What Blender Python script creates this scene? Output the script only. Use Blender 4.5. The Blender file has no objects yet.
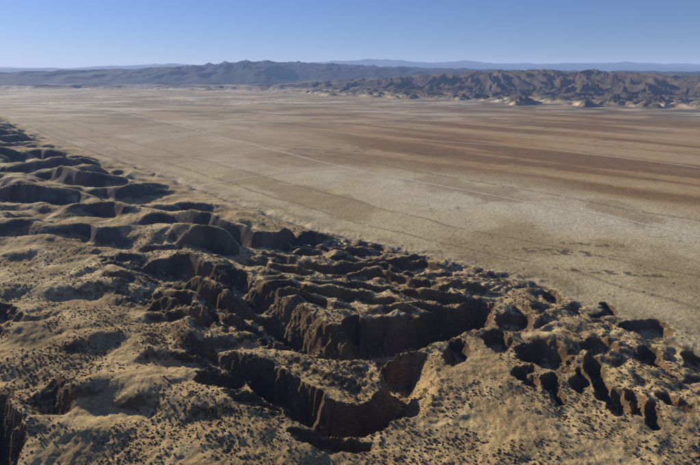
import bpy, math, numpy as np
from mathutils import Vector
# Aerial view over a fault scarp: metres, camera 200 m above the valley floor, +Y = view azimuth.
rng=np.random.default_rng(7)
def ss(a,b,x):
    t=np.clip((x-a)/(b-a),0,1); return t*t*(3-2*t)
def _h(ix,iy,seed):
    h=(ix.astype(np.int64)*374761393+iy.astype(np.int64)*668265263+seed*1442695041)&0xffffffff
    h=((h^(h>>13))*1274126177)&0xffffffff
    return (h^(h>>16))&0xffff
def pn(x,y,seed=0):
    x0=np.floor(x);y0=np.floor(y);fx=x-x0;fy=y-y0
    u=fx*fx*fx*(fx*(fx*6-15)+10);v=fy*fy*fy*(fy*(fy*6-15)+10)
    def g(i,j):
        a=_h(x0+i,y0+j,seed)*(2*math.pi/65536.0)
        return np.cos(a)*(fx-i)+np.sin(a)*(fy-j)
    a=g(0,0);b=g(1,0);c=g(0,1);d=g(1,1)
    return ((a+(b-a)*u)*(1-v)+(c+(d-c)*u)*v)*1.5
def fbm(x,y,o=4,seed=0,gain=.5):
    s=0;a=1
    for i in range(o):
        s=s+a*pn(x*2**i+i*17.3,y*2**i-i*9.1,seed+i); a*=gain
    return s
def billow(x,y,o=3,seed=0,gain=.45):
    s=0;a=1
    for i in range(o):
        s=s+a*np.abs(pn(x*2**i+i*7.7,y*2**i+i*3.1,seed+i)); a*=gain
    return s
def folds(A,B,la,lb,seed,steep=.36,wob=.75,lo=.35,flat=0.):
    """asymmetric fold ridges running along A; steep flank on the low-B side, rounded top"""
    ph=B/lb+wob*fbm(A/la,B/(lb*2.2),2,seed)+.10*pn(A/(la*.22),B/(lb*.6),seed+4)
    k=np.floor(ph);t=ph-k
    a0=lo+(1-lo)*np.clip(.6+1.1*pn(A/(la*.75)+k*13.7,k*3.3+0*A,seed+5),0,1)
    up=ss(0,1,t/steep);dn=1-ss(flat,1,(t-steep)/(1-steep))
    return np.where(t<steep,up*a0,dn*a0)
def chaikin(p,n=2,closed=True):
    p=np.array(p,float)
    for _ in range(n):
        if closed:
            q=np.roll(p,-1,0); p=np.stack([.75*p+.25*q,.25*p+.75*q],1).reshape(-1,2)
        else:
            a=p[:-1];b=p[1:]; m=np.stack([.75*a+.25*b,.25*a+.75*b],1).reshape(-1,2)
            p=np.vstack([p[:1],m,p[-1:]])
    return p
def polysdf(x,y,p):
    d=np.full(x.shape,1e18);ins=np.zeros(x.shape,bool);n=len(p)
    for i in range(n):
        ax,ay=p[i];bx,by=p[(i+1)%n];ex,ey=bx-ax,by-ay
        wx=x-ax;wy=y-ay;t=np.clip((wx*ex+wy*ey)/(ex*ex+ey*ey+1e-9),0,1)
        d=np.minimum(d,(wx-ex*t)**2+(wy-ey*t)**2)
        c=((ay>y)!=(by>y))&(x<(bx-ax)*(y-ay)/(by-ay+1e-12)+ax)
        ins^=c
    d=np.sqrt(d); return np.where(ins,d,-d)
def linedist(x,y,p):
    d=np.full(x.shape,1e18);tt=np.zeros(x.shape);n=len(p)-1
    for i in range(n):
        ax,ay=p[i];bx,by=p[i+1];ex,ey=bx-ax,by-ay
        wx=x-ax;wy=y-ay;t=np.clip((wx*ex+wy*ey)/(ex*ex+ey*ey+1e-9),0,1)
        q=(wx-ex*t)**2+(wy-ey*t)**2
        m=q<d; d=np.where(m,q,d); tt=np.where(m,(i+t)/n,tt)
    return np.sqrt(d),tt
def pts(s): return [tuple(float(c) for c in q.split(',')) for q in s.split()]
# erosion hollows: outline (m), wall width, depth
PITS=[(pts(a),w,d) for a,w,d in [
 ('-4,430 15,419 43,426 79,436 120,472 130,458 123,426 93,402 63,388 38,375 15,370 0,386',16,28),
 ('-76,352 -62,344 -42,336 -31,318 -15,300 0,300 13,309 25,328 20,349 15,370 34,373 50,370 49,341 41,309 34,287 21,277 0,272 -18,277 -37,291 -57,308 -68,322',13,28),
 ('26,367 57,376 61,348 55,313 45,294 30,283 19,304',26,22),
 ('78,396 89,393 89,370 78,352 72,367',8,11),
 ('112,407 124,411 128,390 117,373 107,383',8,10),
 ('127,432 150,441 156,426 143,407 125,409',8,10),
 ('123,376 142,390 159,380 164,361 153,344 139,347 129,358',11,14),
 ('120,347 132,349 132,331 125,318 119,331',8,11),
 ('136,338 143,336 140,313 132,304 130,318',7,11),
 ('178,370 186,364 178,331 166,304 163,313 168,341',9,14),
 ('172,321 181,318 178,302 168,291 165,304',8,11),
 ('187,318 187,307 182,291 178,294 180,307',7,10),
 ('189,302 194,296 189,279 181,276 182,287',8,11),
 ('205,318 215,311 214,296 206,296 201,304',8,10),
 ('187,390 204,396 209,380 192,367 181,370',8,10),
 ('229,419 259,430 269,415 249,396 225,396',9,9),
 ('222,456 240,465 235,443 219,434',7,7),
 ('248,367 265,370 262,352 246,347',8,8),
 ('164,355 164,338 153,313 153,328',7,9),
 ('182,484 200,492 202,472 186,463',8,7),
 ('223,378 231,370 227,347 216,344 216,361',7,10),
 ('-109,338 -97,349 -78,344 -70,326 -72,311 -90,312',12,17),
 ('-81,310 -57,307 -36,291 -54,289 -74,296',9,8),
 ('-38,270 -18,276 0,268 16,259 -6,257 -28,259',9,10),
 ('-343,454 -307,454 -279,430 -270,396 -296,383',18,15),
 ('-207,307 -198,323 -177,313 -172,291 -180,276 -193,283',18,9),
 ('-260,310 -219,302 -193,274 -172,233 -196,219',14,30)]]
GUL=[(pts(a),w,d) for a,w,d in [
 ('-275,578 -194,536 -109,505',20,12),
 ('-204,519 -132,474 -85,451 -41,407',15,12),
 ('-159,465 -96,436 -47,390',14,11),
 ('-114,419 -64,395 -15,372 19,372',18,18),
 ('-122,527 -99,484 -70,447 -37,407 0,378',25,24),
 ('-120,367 -91,352 -62,340',13,12),
 ('-222,490 -171,451 -122,418',15,9),
 ('-45,370 -15,355 11,336',9,4),
 ('-47,352 -21,336 3,318',9,4),
 ('-256,443 -269,418 -290,412',20,6)]]
MESA=chaikin(pts('-109,505 -111,606 -64,663 -13,672 59,614 128,510 133,460 79,436 43,426 -4,430 -45,447'))
TONG=chaikin(pts('-284,585 -189,654 -122,571 -85,476 -42,413 8,373 -37,361 -82,367 -136,395 -221,464'))
FLT=np.array([(-2200,3400),(-920,1739),(-69,725),(156,530),(264,370),(345,250),(400,150)],float)[::-1]
PW=[(chaikin(p),w,d) for p,w,d in PITS]
GW=[(chaikin(p,2,False),w,d) for p,w,d in GUL]
RD=(56.,331.)
def faultx(Y): return np.interp(Y,FLT[:,1],FLT[:,0])
def crest(th,p):
    return np.interp(th,[a for a,_ in p],[h for _,h in p])
def height_near(X,Y):
    z=2.0*fbm(X/500,Y/500,3,11)
    s=(faultx(Y)-X)*0.74+14*fbm(X/70,Y/70,3,91)
    wx=X+8*fbm(X/45,Y/45,2,21); wy=Y+8*fbm(X/45+40,Y/45,2,22)
    q=Y+0.6*X
    hm=ss(0,110,s)*ss(350,470,q)*(1-ss(-170,-80,X-ss(600,740,Y)*500))
    A=0.95*wx-0.31*wy; B=0.31*wx+0.95*wy
    hb=folds(A,B,220,74,31,.42,.9,.25)
    sp_=billow(A/75,B/70,3,37,.42)
    z=z+hm*(30*hb+7*sp_-8+7*ss(0,500,s)+4*fbm(X/300,Y/300,2,38))
    fg=ss(0,60,s)*(1-hm)
    z=z+fg*(5*billow(wx/130,wy/95,3,41,.38)+8.5*folds(.95*wx-.3*wy,.3*wx+.95*wy,150,58,46,.42)*ss(60,-120,X)-4+1.0*fbm(X/18,Y/18,2,43))
    bl=ss(-25,5,s)*(1-ss(60,110,s))*(Y<640)
    z=z+bl*(6.5*billow(wx/30,wy/24,2,51)-1.5)
    z=z-3*np.exp(-(s/7)**2)*ss(-40,60,1300-Y)
    m=(X>-330)&(X<300)&(Y>330)&(Y<800)
    if m.any():
        x=X[m]+4.5*fbm(X[m]/25,Y[m]/25,2,63);y=Y[m]+4.5*fbm(X[m]/25,Y[m]/25+5,2,64)
        d=polysdf(x,y,MESA); mm=ss(-8,12,d)
        A2=.96*x-.28*y;B2=.28*x+.96*y
        z[m]+=mm*(9*folds(A2,B2,65,25,61,.34,.8,.3,.2)-3.5+2.6*billow(x/24,y/24,3,65))
        d=polysdf(x,y,TONG); mm=ss(-12,16,d)
        A3=.9*x-.44*y;B3=.44*x+.9*y
        z[m]+=mm*(12.5*folds(A3,B3,120,34,67,.38,.75,.3,.15)-4.5+2.6*billow(x/24,y/24,3,69))
    n9=2.0*fbm(X/8,Y/8,2,71)
    fine=1.0*pn(X/3.6,Y/3.6,77)
    rx=X+n9+fine+5*fbm(X/30,Y/30,2,72); ry=Y+fine+2.0*fbm(X/8+9,Y/8,2,73)+5*fbm(X/30,Y/30+7,2,74)
    for p,w,d in GW:
        lo=p.min(0)-w-15;hi=p.max(0)+w+15
        m=(X>lo[0])&(X<hi[0])&(Y>lo[1])&(Y<hi[1])
        if not m.any(): continue
        dd,t=linedist(rx[m],ry[m],p)
        ww=w*(.45+.55*ss(0,.4,t)); z[m]-=d*(.3+.7*ss(0,.5,t))*ss(0,1,np.clip(1-dd/ww,0,1))
    pit=np.zeros(X.shape)
    for p,w,d in PW:
        lo=p.min(0)-20;hi=p.max(0)+20
        m=(X>lo[0])&(X<hi[0])&(Y>lo[1])&(Y<hi[1])
        if not m.any(): continue
        dd=polysdf(rx[m],ry[m],p)
        k=np.clip((dd+2.5)/w,0,1); k=.6*(1-(1-k)**1.5)+.4*ss(0,.8,k)
        pit[m]=np.maximum(pit[m],k*d)
    z=z-pit*(1+.04*n9)
    e=np.exp(-((X-RD[0]+8)/18)**2-((Y-RD[1])/34)**2)
    z=z+1.7*e*np.abs(np.sin((Y+.25*X+3*fbm(X/20,Y/20,2,79))*math.pi/6.5))
    z=z+.4*fbm(X/5,Y/5,2,81)*ss(-60,0,s)*(Y<900)
    return z
def height_far(X,Y):
    r=np.hypot(X,Y); th=np.degrees(np.arctan2(X,Y))
    z=0*X
    wx=X+140*fbm(X/700,Y/700,2,121);wy=Y+300*fbm(X/1500,Y/1500+9,2,122)
    front=np.interp(th,[-30,-8,-2,4,12,22,34,45],[9800,7600,6300,5700,5300,4900,4500,4200])+250*fbm(th/4,r/3000,3,123)
    c1=crest(th,[(-44,0),(-14,10),(-8,50),(-2,110),(3,155),(10,200),(16.7,235),(23.8,220),(31.7,165),(44,150)])*(1+.10*fbm(th/2.2,0*th,3,125))
    ramp=ss(0,2000,r-front)
    spur=1-np.clip(billow(wx/230,wy/1000,5,131,.46)*1.8,0,1)
    z=z+c1*(.98*ramp**1.2+ .95*spur*np.clip(ramp*1.6,0,1)*(1-.85*ramp))*(1-ss(7400,10500,r)*.75)
    low=ss(0,200,r-(front-900-250*fbm(th/3,0*th,2,129)))*(1-ramp)
    z=z+low*(22+c1*.15)*billow(wx/200,wy/280,4,135)
    c2=crest(th,[(-49,280),(-31.7,265),(-27,310),(-21,355),(-15.8,450),(-11,560),(-5,520),(0,450),(7,360),(16.7,260),(31.7,230),(44,210)])
    f2=10200+600*fbm(th/5,r/5000,3,141)
    rid2=1-np.clip(billow(wx/900,wy/2600,5,151,.45)*1.5,0,1)
    rp2=ss(0,4200,r-f2)
    z=z+rp2*c2*(.74+.50*rid2*(1-.5*rp2))*(1-.8*ss(17000,20000,r))
    z=z+ss(7000,9500,r)*(1-ss(10500,11500,r))*75*np.clip(fbm(X/1500,Y/900,3,161)-.0,0,1)
    c3=crest(th,[(-49,500),(-31.7,560),(-25,520),(-19,760),(-14.8,640),(-5,820),(3,960),(10,880),(20,740),(27,760),(31.7,720),(44,800)])
    z=z+ss(26000,36000,r)*c3*(.70+.42*(1-np.clip(billow(X/7000,Y/9000,5,171,.45)*1.3,0,1)))
    return z
def height(X,Y):
    X=np.asarray(X,float);Y=np.asarray(Y,float)
    r=np.hypot(X,Y)
    z=np.zeros(X.shape)
    n=r<3600
    if n.any(): z[n]=height_near(X[n],Y[n])*(1-ss(3000,3600,r[n]))
    f=r>3200
    if f.any(): z[f]+=height_far(X[f],Y[f])
    return z
def lerp(a,b,t): return a+(b-a)*t[...,None]
C=lambda *c: np.array(c,float)
def colour(X,Y,Z,slope):
    r=np.hypot(X,Y)
    s=(faultx(np.minimum(Y,3400))-X)*0.74
    col=np.zeros(X.shape+(3,))+C(.55,.41,.225)
    n1=fbm(X/700,Y/900,4,201); n2=fbm(X/150,Y/180,4,202); n3=fbm(X/30,Y/34,3,203)
    pale=C(.72,.585,.37); red=C(.53,.31,.115); dark=C(.12,.09,.05)
    col=lerp(col,pale,ss(-.15,.4,n1+.3*n2))
    rm=ss(-300,500,X+0.25*(Y-900)+350*n1+90*n2)*ss(740,1050,Y+.35*X+110*n2)*(1-ss(2000,3600,Y+600*n1))
    col=lerp(col,red,.85*rm)
    bd=fbm((X*.74+Y*.67)/160,(X*.67-Y*.74)/1400,4,207)
    col=lerp(col,C(.30,.17,.07),.85*ss(.0,.35,bd)*rm)
    col=lerp(col,C(.68,.49,.26),.6*ss(.05,.4,-bd)*rm)
    # pale grassland between the fault and the rusty flats
    pm=ss(-360,-200,-np.abs(s+210+60*n2)+0)*ss(0,15,-s)*(1-ss(1050,1300,Y+90*n2))
    col=lerp(col,C(.74,.59,.31),.8*pm)
    pw=np.exp(-((s+330+60*n2)/110)**2)*ss(560,700,Y)*(1-ss(1000,1300,Y))
    col=lerp(col,C(.82,.72,.48),.7*pw)
    col=lerp(col,C(.45,.31,.14),.7*ss(.05,.55,n2+.6*bd)*pm)
    fs_=np.exp(-((s+26+10*n2)/16)**2)*(r<2600)
    col=lerp(col,C(.27,.20,.10),.6*fs_*ss(-.4,.3,n3))
    for off,wd in ((-70,3.5),(-150,3.),(-430,5.)):
        ln=np.exp(-((s-off+8*fbm(X/120,Y/120,2,217+int(-off)))/wd)**2)*(r<3000)
        col=lerp(col,C(.25,.18,.10),.65*ln*(n3>-.35))
    # branching washes across the flats beyond the ridge
    br=np.clip(1-np.abs(fbm(X/210,Y/210,4,219,.55))/.022,0,1)*ss(20,60,-s)*(Y<1500)*ss(-50,120,X)
    col=lerp(col,dark*1.2,.6*br*(fbm(X/12,Y/12,2,216)>-.15))
    dr=np.clip(1-np.abs(fbm(X/900,Y/500,4,211))/.035,0,1)*ss(900,1500,Y)
    col=lerp(col,dark*1.3,.65*dr*(n3>-.2))
    st=ss(.0,.35,fbm(X/420,Y/200,5,212,.6))*ss(1500,3000,Y)
    col=lerp(col,C(.24,.18,.11),.72*st)
    for (cx,cy,a,b) in [(246,606,60,14),(274,539,70,8),(294,635,40,8)]:
        e=np.exp(-(((X-cx)/a)**2+((Y-cy+.25*(X-cx))/b)**2))
        col=lerp(col,dark,.8*ss(.25,.7,e)*(fbm(X/9,Y/9,2,215)>.05))
    L=ss(-5,10,s)
    up=lerp(np.zeros(X.shape+(3,))+C(.63,.455,.215),C(.46,.315,.14),ss(-.4,.4,n2))
    up=lerp(up,C(.76,.585,.29),ss(.0,.6,n3)*.65)
    near=1-ss(330,470,Y+.15*X)
    up=lerp(up,C(.49,.325,.13),.5*near)
    col=lerp(col,up,L*(r<3600))
    ft=np.exp(-((s-2)/5)**2)*(fbm(X/14,Y/14,2,221)>-.25)*(r<2600)
    col=lerp(col,dark,.7*ft)
    e=np.exp(-((X-RD[0]+6)/22)**2-((Y-RD[1])/36)**2)  # sunlit ridge face, left out of the painted wall darkening
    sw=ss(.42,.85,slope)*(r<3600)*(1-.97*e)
    wc=lerp(np.zeros(X.shape+(3,))+C(.125,.070,.030),C(.085,.075,.068),ss(500,750,Y-.3*X))  # brown scarp, near-neutral farther off so its shade turns bluish
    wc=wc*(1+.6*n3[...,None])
    col=lerp(col,wc,.9*sw)  # steep walls coloured darker than their soil to deepen the shade
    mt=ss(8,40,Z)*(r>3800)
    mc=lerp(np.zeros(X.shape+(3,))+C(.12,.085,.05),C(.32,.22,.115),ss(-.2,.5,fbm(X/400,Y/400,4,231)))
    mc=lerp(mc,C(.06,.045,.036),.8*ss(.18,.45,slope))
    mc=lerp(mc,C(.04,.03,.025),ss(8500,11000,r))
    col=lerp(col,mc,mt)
    fs=ss(2700,3600,r)*(1-ss(5500,9000,r))*ss(-5,20,np.degrees(np.arctan2(X,Y))+10*n1)
    col=lerp(col,C(.14,.105,.065),.75*fs*ss(-.3,.3,fbm(X/300,Y/160,4,233)))
    col*=(1+.10*n3)[...,None]
    return np.clip(col,0.01,.9)
th=np.concatenate([np.linspace(-75,-38,60)[:-1],np.linspace(-38,38,1250),np.linspace(38,75,60)[1:]])
r=np.concatenate([np.exp(np.linspace(math.log(60),math.log(210),100))[:-1],np.exp(np.linspace(math.log(210),math.log(1000),560))[:-1],
   np.exp(np.linspace(math.log(1000),math.log(4000),300))[:-1],np.exp(np.linspace(math.log(4000),math.log(20000),400))[:-1],np.exp(np.linspace(math.log(20000),math.log(70000),120))])
TH,R=np.meshgrid(np.radians(th),r)
X=R*np.sin(TH);Y=R*np.cos(TH)
Z=height(X.ravel(),Y.ravel()).reshape(X.shape)
dr=np.gradient(R,axis=0);dzr=np.gradient(Z,axis=0)/dr
dt=np.gradient(TH,axis=1)*R;dzt=np.gradient(Z,axis=1)/dt
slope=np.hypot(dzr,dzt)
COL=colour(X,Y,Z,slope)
def grid_obj(name,i0,i1,mat):
    x=X[i0:i1];y=Y[i0:i1];z=Z[i0:i1];c=COL[i0:i1];nr,nc=x.shape
    me=bpy.data.meshes.new(name)
    co=np.stack([x,y,z],-1).reshape(-1,3).astype(np.float32)
    idx=np.arange(nr*nc).reshape(nr,nc)
    f=np.stack([idx[:-1,:-1],idx[:-1,1:],idx[1:,1:],idx[1:,:-1]],-1).reshape(-1,4)[:, ::-1]
    me.vertices.add(len(co));me.vertices.foreach_set('co',co.ravel())
    me.loops.add(f.size);me.loops.foreach_set('vertex_index',f.ravel().astype(np.int32))
    me.polygons.add(len(f));me.polygons.foreach_set('loop_start',(np.arange(len(f))*4).astype(np.int32))
    me.polygons.foreach_set('use_smooth',np.ones(len(f),bool))
    me.update(calc_edges=True)
    at=me.color_attributes.new('soil','FLOAT_COLOR','POINT')
    cc=np.concatenate([c.reshape(-1,3),np.ones((nr*nc,1))],1).astype(np.float32)
    at.data.foreach_set('color',cc.ravel())
    ob=bpy.data.objects.new(name,me);bpy.context.collection.objects.link(ob);me.materials.append(mat)
    if me.polygons[len(f)//2].normal.z<0: me.flip_normals()
    return ob
def soil_mat(name,s1,s2,bump,dist):
    m=bpy.data.materials.new(name);m.use_nodes=True;nt=m.node_tree;N=nt.nodes;L=nt.links
    b=N['Principled BSDF'];b.inputs['Roughness'].default_value=.95;b.inputs['Specular IOR Level'].default_value=.1
    a=N.new('ShaderNodeAttribute');a.attribute_name='soil'
    tc=N.new('ShaderNodeNewGeometry')
    def nz(s,d,rg):
        n=N.new('ShaderNodeTexNoise');n.inputs['Scale'].default_value=s;n.inputs['Detail'].default_value=d;n.inputs['Roughness'].default_value=rg
        L.new(tc.outputs['Position'],n.inputs['Vector']);return n
    n1=nz(s1,6,.7);n2=nz(s2,3,.6)
    def mr(n,lo,hi,a0,a1):
        k=N.new('ShaderNodeMapRange');k.inputs['From Min'].default_value=lo;k.inputs['From Max'].default_value=hi
        k.inputs['To Min'].default_value=a0;k.inputs['To Max'].default_value=a1;L.new(n.outputs['Fac'],k.inputs['Value']);return k
    k1=mr(n1,.3,.7,.75,1.2);k2=mr(n2,.35,.65,.62,1.3)
    mu=N.new('ShaderNodeMath');mu.operation='MULTIPLY';L.new(k1.outputs[0],mu.inputs[0]);L.new(k2.outputs[0],mu.inputs[1])
    vm=N.new('ShaderNodeVectorMath');vm.operation='SCALE';L.new(a.outputs['Color'],vm.inputs[0]);L.new(mu.outputs[0],vm.inputs['Scale'])
    L.new(vm.outputs[0],b.inputs['Base Color'])
    bp=N.new('ShaderNodeBump');bp.inputs['Strength'].default_value=bump;bp.inputs['Distance'].default_value=dist
    L.new(n1.outputs['Fac'],bp.inputs['Height']);L.new(bp.outputs[0],b.inputs['Normal'])
    return m
i1=int(np.searchsorted(r,3999));i2=int(np.searchsorted(r,19990))
grid_obj('ground',0,i1+1,soil_mat('dry_grass_soil',.18,1.1,.85,1.4))
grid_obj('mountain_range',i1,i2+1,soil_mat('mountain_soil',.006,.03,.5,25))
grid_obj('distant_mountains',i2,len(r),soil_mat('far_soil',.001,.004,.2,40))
def road(p,width,mat):
    p=chaikin(p,3,False)
    seg=np.hypot(*np.diff(p,axis=0).T);cum=np.r_[0,np.cumsum(seg)];t=np.arange(0,cum[-1],8.)
    x=np.interp(t,cum,p[:,0]);y=np.interp(t,cum,p[:,1])
    x=x+6*pn(t/140,0*t,401);y=y+6*pn(t/140,0*t+5,402)
    dx=np.gradient(x);dy=np.gradient(y);l=np.hypot(dx,dy);nx,ny=-dy/l,dx/l
    w=width*.5*(1+.3*pn(t/15,0*t,403))
    V=[];z=height(x,y)+.35
    for i in range(len(t)): V+= [(x[i]+nx[i]*w[i],y[i]+ny[i]*w[i],z[i]),(x[i]-nx[i]*w[i],y[i]-ny[i]*w[i],z[i])]
    F=[(2*i,2*i+1,2*i+3,2*i+2) for i in range(len(t)-1)]
    me=bpy.data.meshes.new('dirt_road');me.from_pydata(V,[],F);me.materials.append(mat)
    ob=bpy.data.objects.new('dirt_road',me);bpy.context.collection.objects.link(ob)
m=bpy.data.materials.new('packed_dirt');m.use_nodes=True;nt=m.node_tree;b=nt.nodes['Principled BSDF'];b.inputs['Roughness'].default_value=1
nz=nt.nodes.new('ShaderNodeTexNoise');nz.inputs['Scale'].default_value=.05;g=nt.nodes.new('ShaderNodeNewGeometry');nt.links.new(g.outputs['Position'],nz.inputs['Vector'])
rp=nt.nodes.new('ShaderNodeValToRGB');nt.links.new(nz.outputs['Fac'],rp.inputs[0]);nt.links.new(rp.outputs[0],b.inputs['Base Color'])
rp.color_ramp.elements[0].position=.35;rp.color_ramp.elements[0].color=(.66,.53,.34,1);rp.color_ramp.elements[1].position=.65;rp.color_ramp.elements[1].color=(.80,.70,.50,1)
road(pts('-1274,3081 -622,2143 -276,1590 -11,1202 213,946 370,781 468,622'),6,m)
road(pts('-290,980 -235,1049 -148,1138 -11,1202'),5,m)
road(pts('-187,2065 222,1741 579,1503 832,1151'),7,m)
def shrub_mesh(name,px,py,size,mat):
    n=len(px);pz=height(px,py)
    bpy.ops.mesh.primitive_ico_sphere_add(subdivisions=2,radius=1);t=bpy.context.object
    v=np.array([q.co[:] for q in t.data.vertices]);f=np.array([q.vertices[:] for q in t.data.polygons]);bpy.data.objects.remove(t)
    k=rng.random(n)*6.28
    sc=1+.38*(rng.random((n,len(v)))-.5)*2
    vx=v[None]*sc[...,None]
    c,s_=np.cos(k)[:,None],np.sin(k)[:,None]
    x=(vx[...,0]*c-vx[...,1]*s_)*size[:,None]+px[:,None]
    y=(vx[...,0]*s_+vx[...,1]*c)*size[:,None]*.9+py[:,None]
    z=(vx[...,2]*.62+.35)*size[:,None]+pz[:,None]
    co=np.stack([x,y,z],-1).reshape(-1,3).astype(np.float32)
    F=(f[None]+(np.arange(n)*len(v))[:,None,None]).reshape(-1,3)
    me=bpy.data.meshes.new(name);me.vertices.add(len(co));me.vertices.foreach_set('co',co.ravel())
    me.loops.add(F.size);me.loops.foreach_set('vertex_index',F.ravel().astype(np.int32))
    me.polygons.add(len(F));me.polygons.foreach_set('loop_start',(np.arange(len(F))*3).astype(np.int32))
    me.update(calc_edges=True);me.materials.append(mat)
    ob=bpy.data.objects.new(name,me);bpy.context.collection.objects.link(ob)
m=bpy.data.materials.new('shrub_leaves');m.use_nodes=True;nt=m.node_tree;b=nt.nodes['Principled BSDF'];b.inputs['Roughness'].default_value=.9
g=nt.nodes.new('ShaderNodeNewGeometry');rp=nt.nodes.new('ShaderNodeValToRGB')
nt.links.new(g.outputs['Random Per Island'],rp.inputs[0]);nt.links.new(rp.outputs[0],b.inputs['Base Color'])
rp.color_ramp.elements[0].color=(.04,.026,.012,1);rp.color_ramp.elements[1].color=(.13,.09,.04,1)
n=120000
rr=np.sqrt(rng.random(n)*(800**2-180**2)+180**2);tt=np.radians(rng.random(n)*84-42)
px=rr*np.sin(tt);py=rr*np.cos(tt)
s=(faultx(py)-px)*.74
dens=ss(-.5,.5,fbm(px/60,py/60,3,301))*np.where(s>-5,1,.05)*(1-.85*ss(420,800,rr))
keep=rng.random(n)<dens*.9
px,py=px[keep],py[keep]
size=.32+.5*rng.random(len(px))**2.2
shrub_mesh('shrubs',px,py,size,m)
bpy.ops.mesh.primitive_cube_add(size=1);hz=bpy.context.object;hz.name='sky_haze'
hz.scale=(170000,170000,1250);hz.location=(0,0,325)
m=bpy.data.materials.new('emissive_haze');m.use_nodes=True;nt=m.node_tree;nt.nodes.clear()
o=nt.nodes.new('ShaderNodeOutputMaterial')
D=1/38000
ab=nt.nodes.new('ShaderNodeVolumeAbsorption');ab.inputs['Color'].default_value=(.35,.2,0,1);ab.inputs['Density'].default_value=D
em=nt.nodes.new('ShaderNodeEmission');em.inputs['Color'].default_value=(.32,.48,.88,1);em.inputs['Strength'].default_value=D  # emission stands in for airlight scattered by the haze
ad=nt.nodes.new('ShaderNodeAddShader');nt.links.new(ab.outputs[0],ad.inputs[0]);nt.links.new(em.outputs[0],ad.inputs[1]);nt.links.new(ad.outputs[0],o.inputs['Volume'])
hz.data.materials.append(m)
EL=math.radians(18.5);AZ=math.radians(138)
sd=(math.cos(AZ)*math.cos(EL),math.sin(AZ)*math.cos(EL),math.sin(EL))
l=bpy.data.lights.new('sun','SUN');l.energy=5;l.angle=math.radians(.5);l.color=(1,.94,.82)
lo=bpy.data.objects.new('sun',l);bpy.context.collection.objects.link(lo);lo.rotation_euler=Vector(sd).to_track_quat('Z','Y').to_euler()
w=bpy.data.worlds.new('World');bpy.context.scene.world=w;w.use_nodes=True;nt=w.node_tree
sk=nt.nodes.new('ShaderNodeTexSky');sk.sky_type='NISHITA';sk.sun_disc=False;sk.sun_elevation=EL;sk.sun_rotation=math.radians(-48);sk.altitude=1500;sk.dust_density=.3;sk.ozone_density=1.5
mx=nt.nodes.new('ShaderNodeMix');mx.data_type='RGBA';mx.blend_type='MULTIPLY';mx.inputs[0].default_value=1
nt.links.new(sk.outputs[0],mx.inputs[6]);mx.inputs[7].default_value=(.70,.88,1.5,1)
nt.links.new(mx.outputs[2],nt.nodes['Background'].inputs[0]);nt.nodes['Background'].inputs[1].default_value=.056
cam=bpy.data.cameras.new('camera');cam.lens=28;cam.sensor_width=36;cam.clip_start=1;cam.clip_end=200000
co=bpy.data.objects.new('camera',cam);bpy.context.collection.objects.link(co);co.location=(0,0,200);co.rotation_euler=(math.radians(90-16.2),0,0)
sc=bpy.context.scene;sc.camera=co;sc.view_settings.view_transform='Standard';sc.view_settings.look='None';sc.view_settings.exposure=0
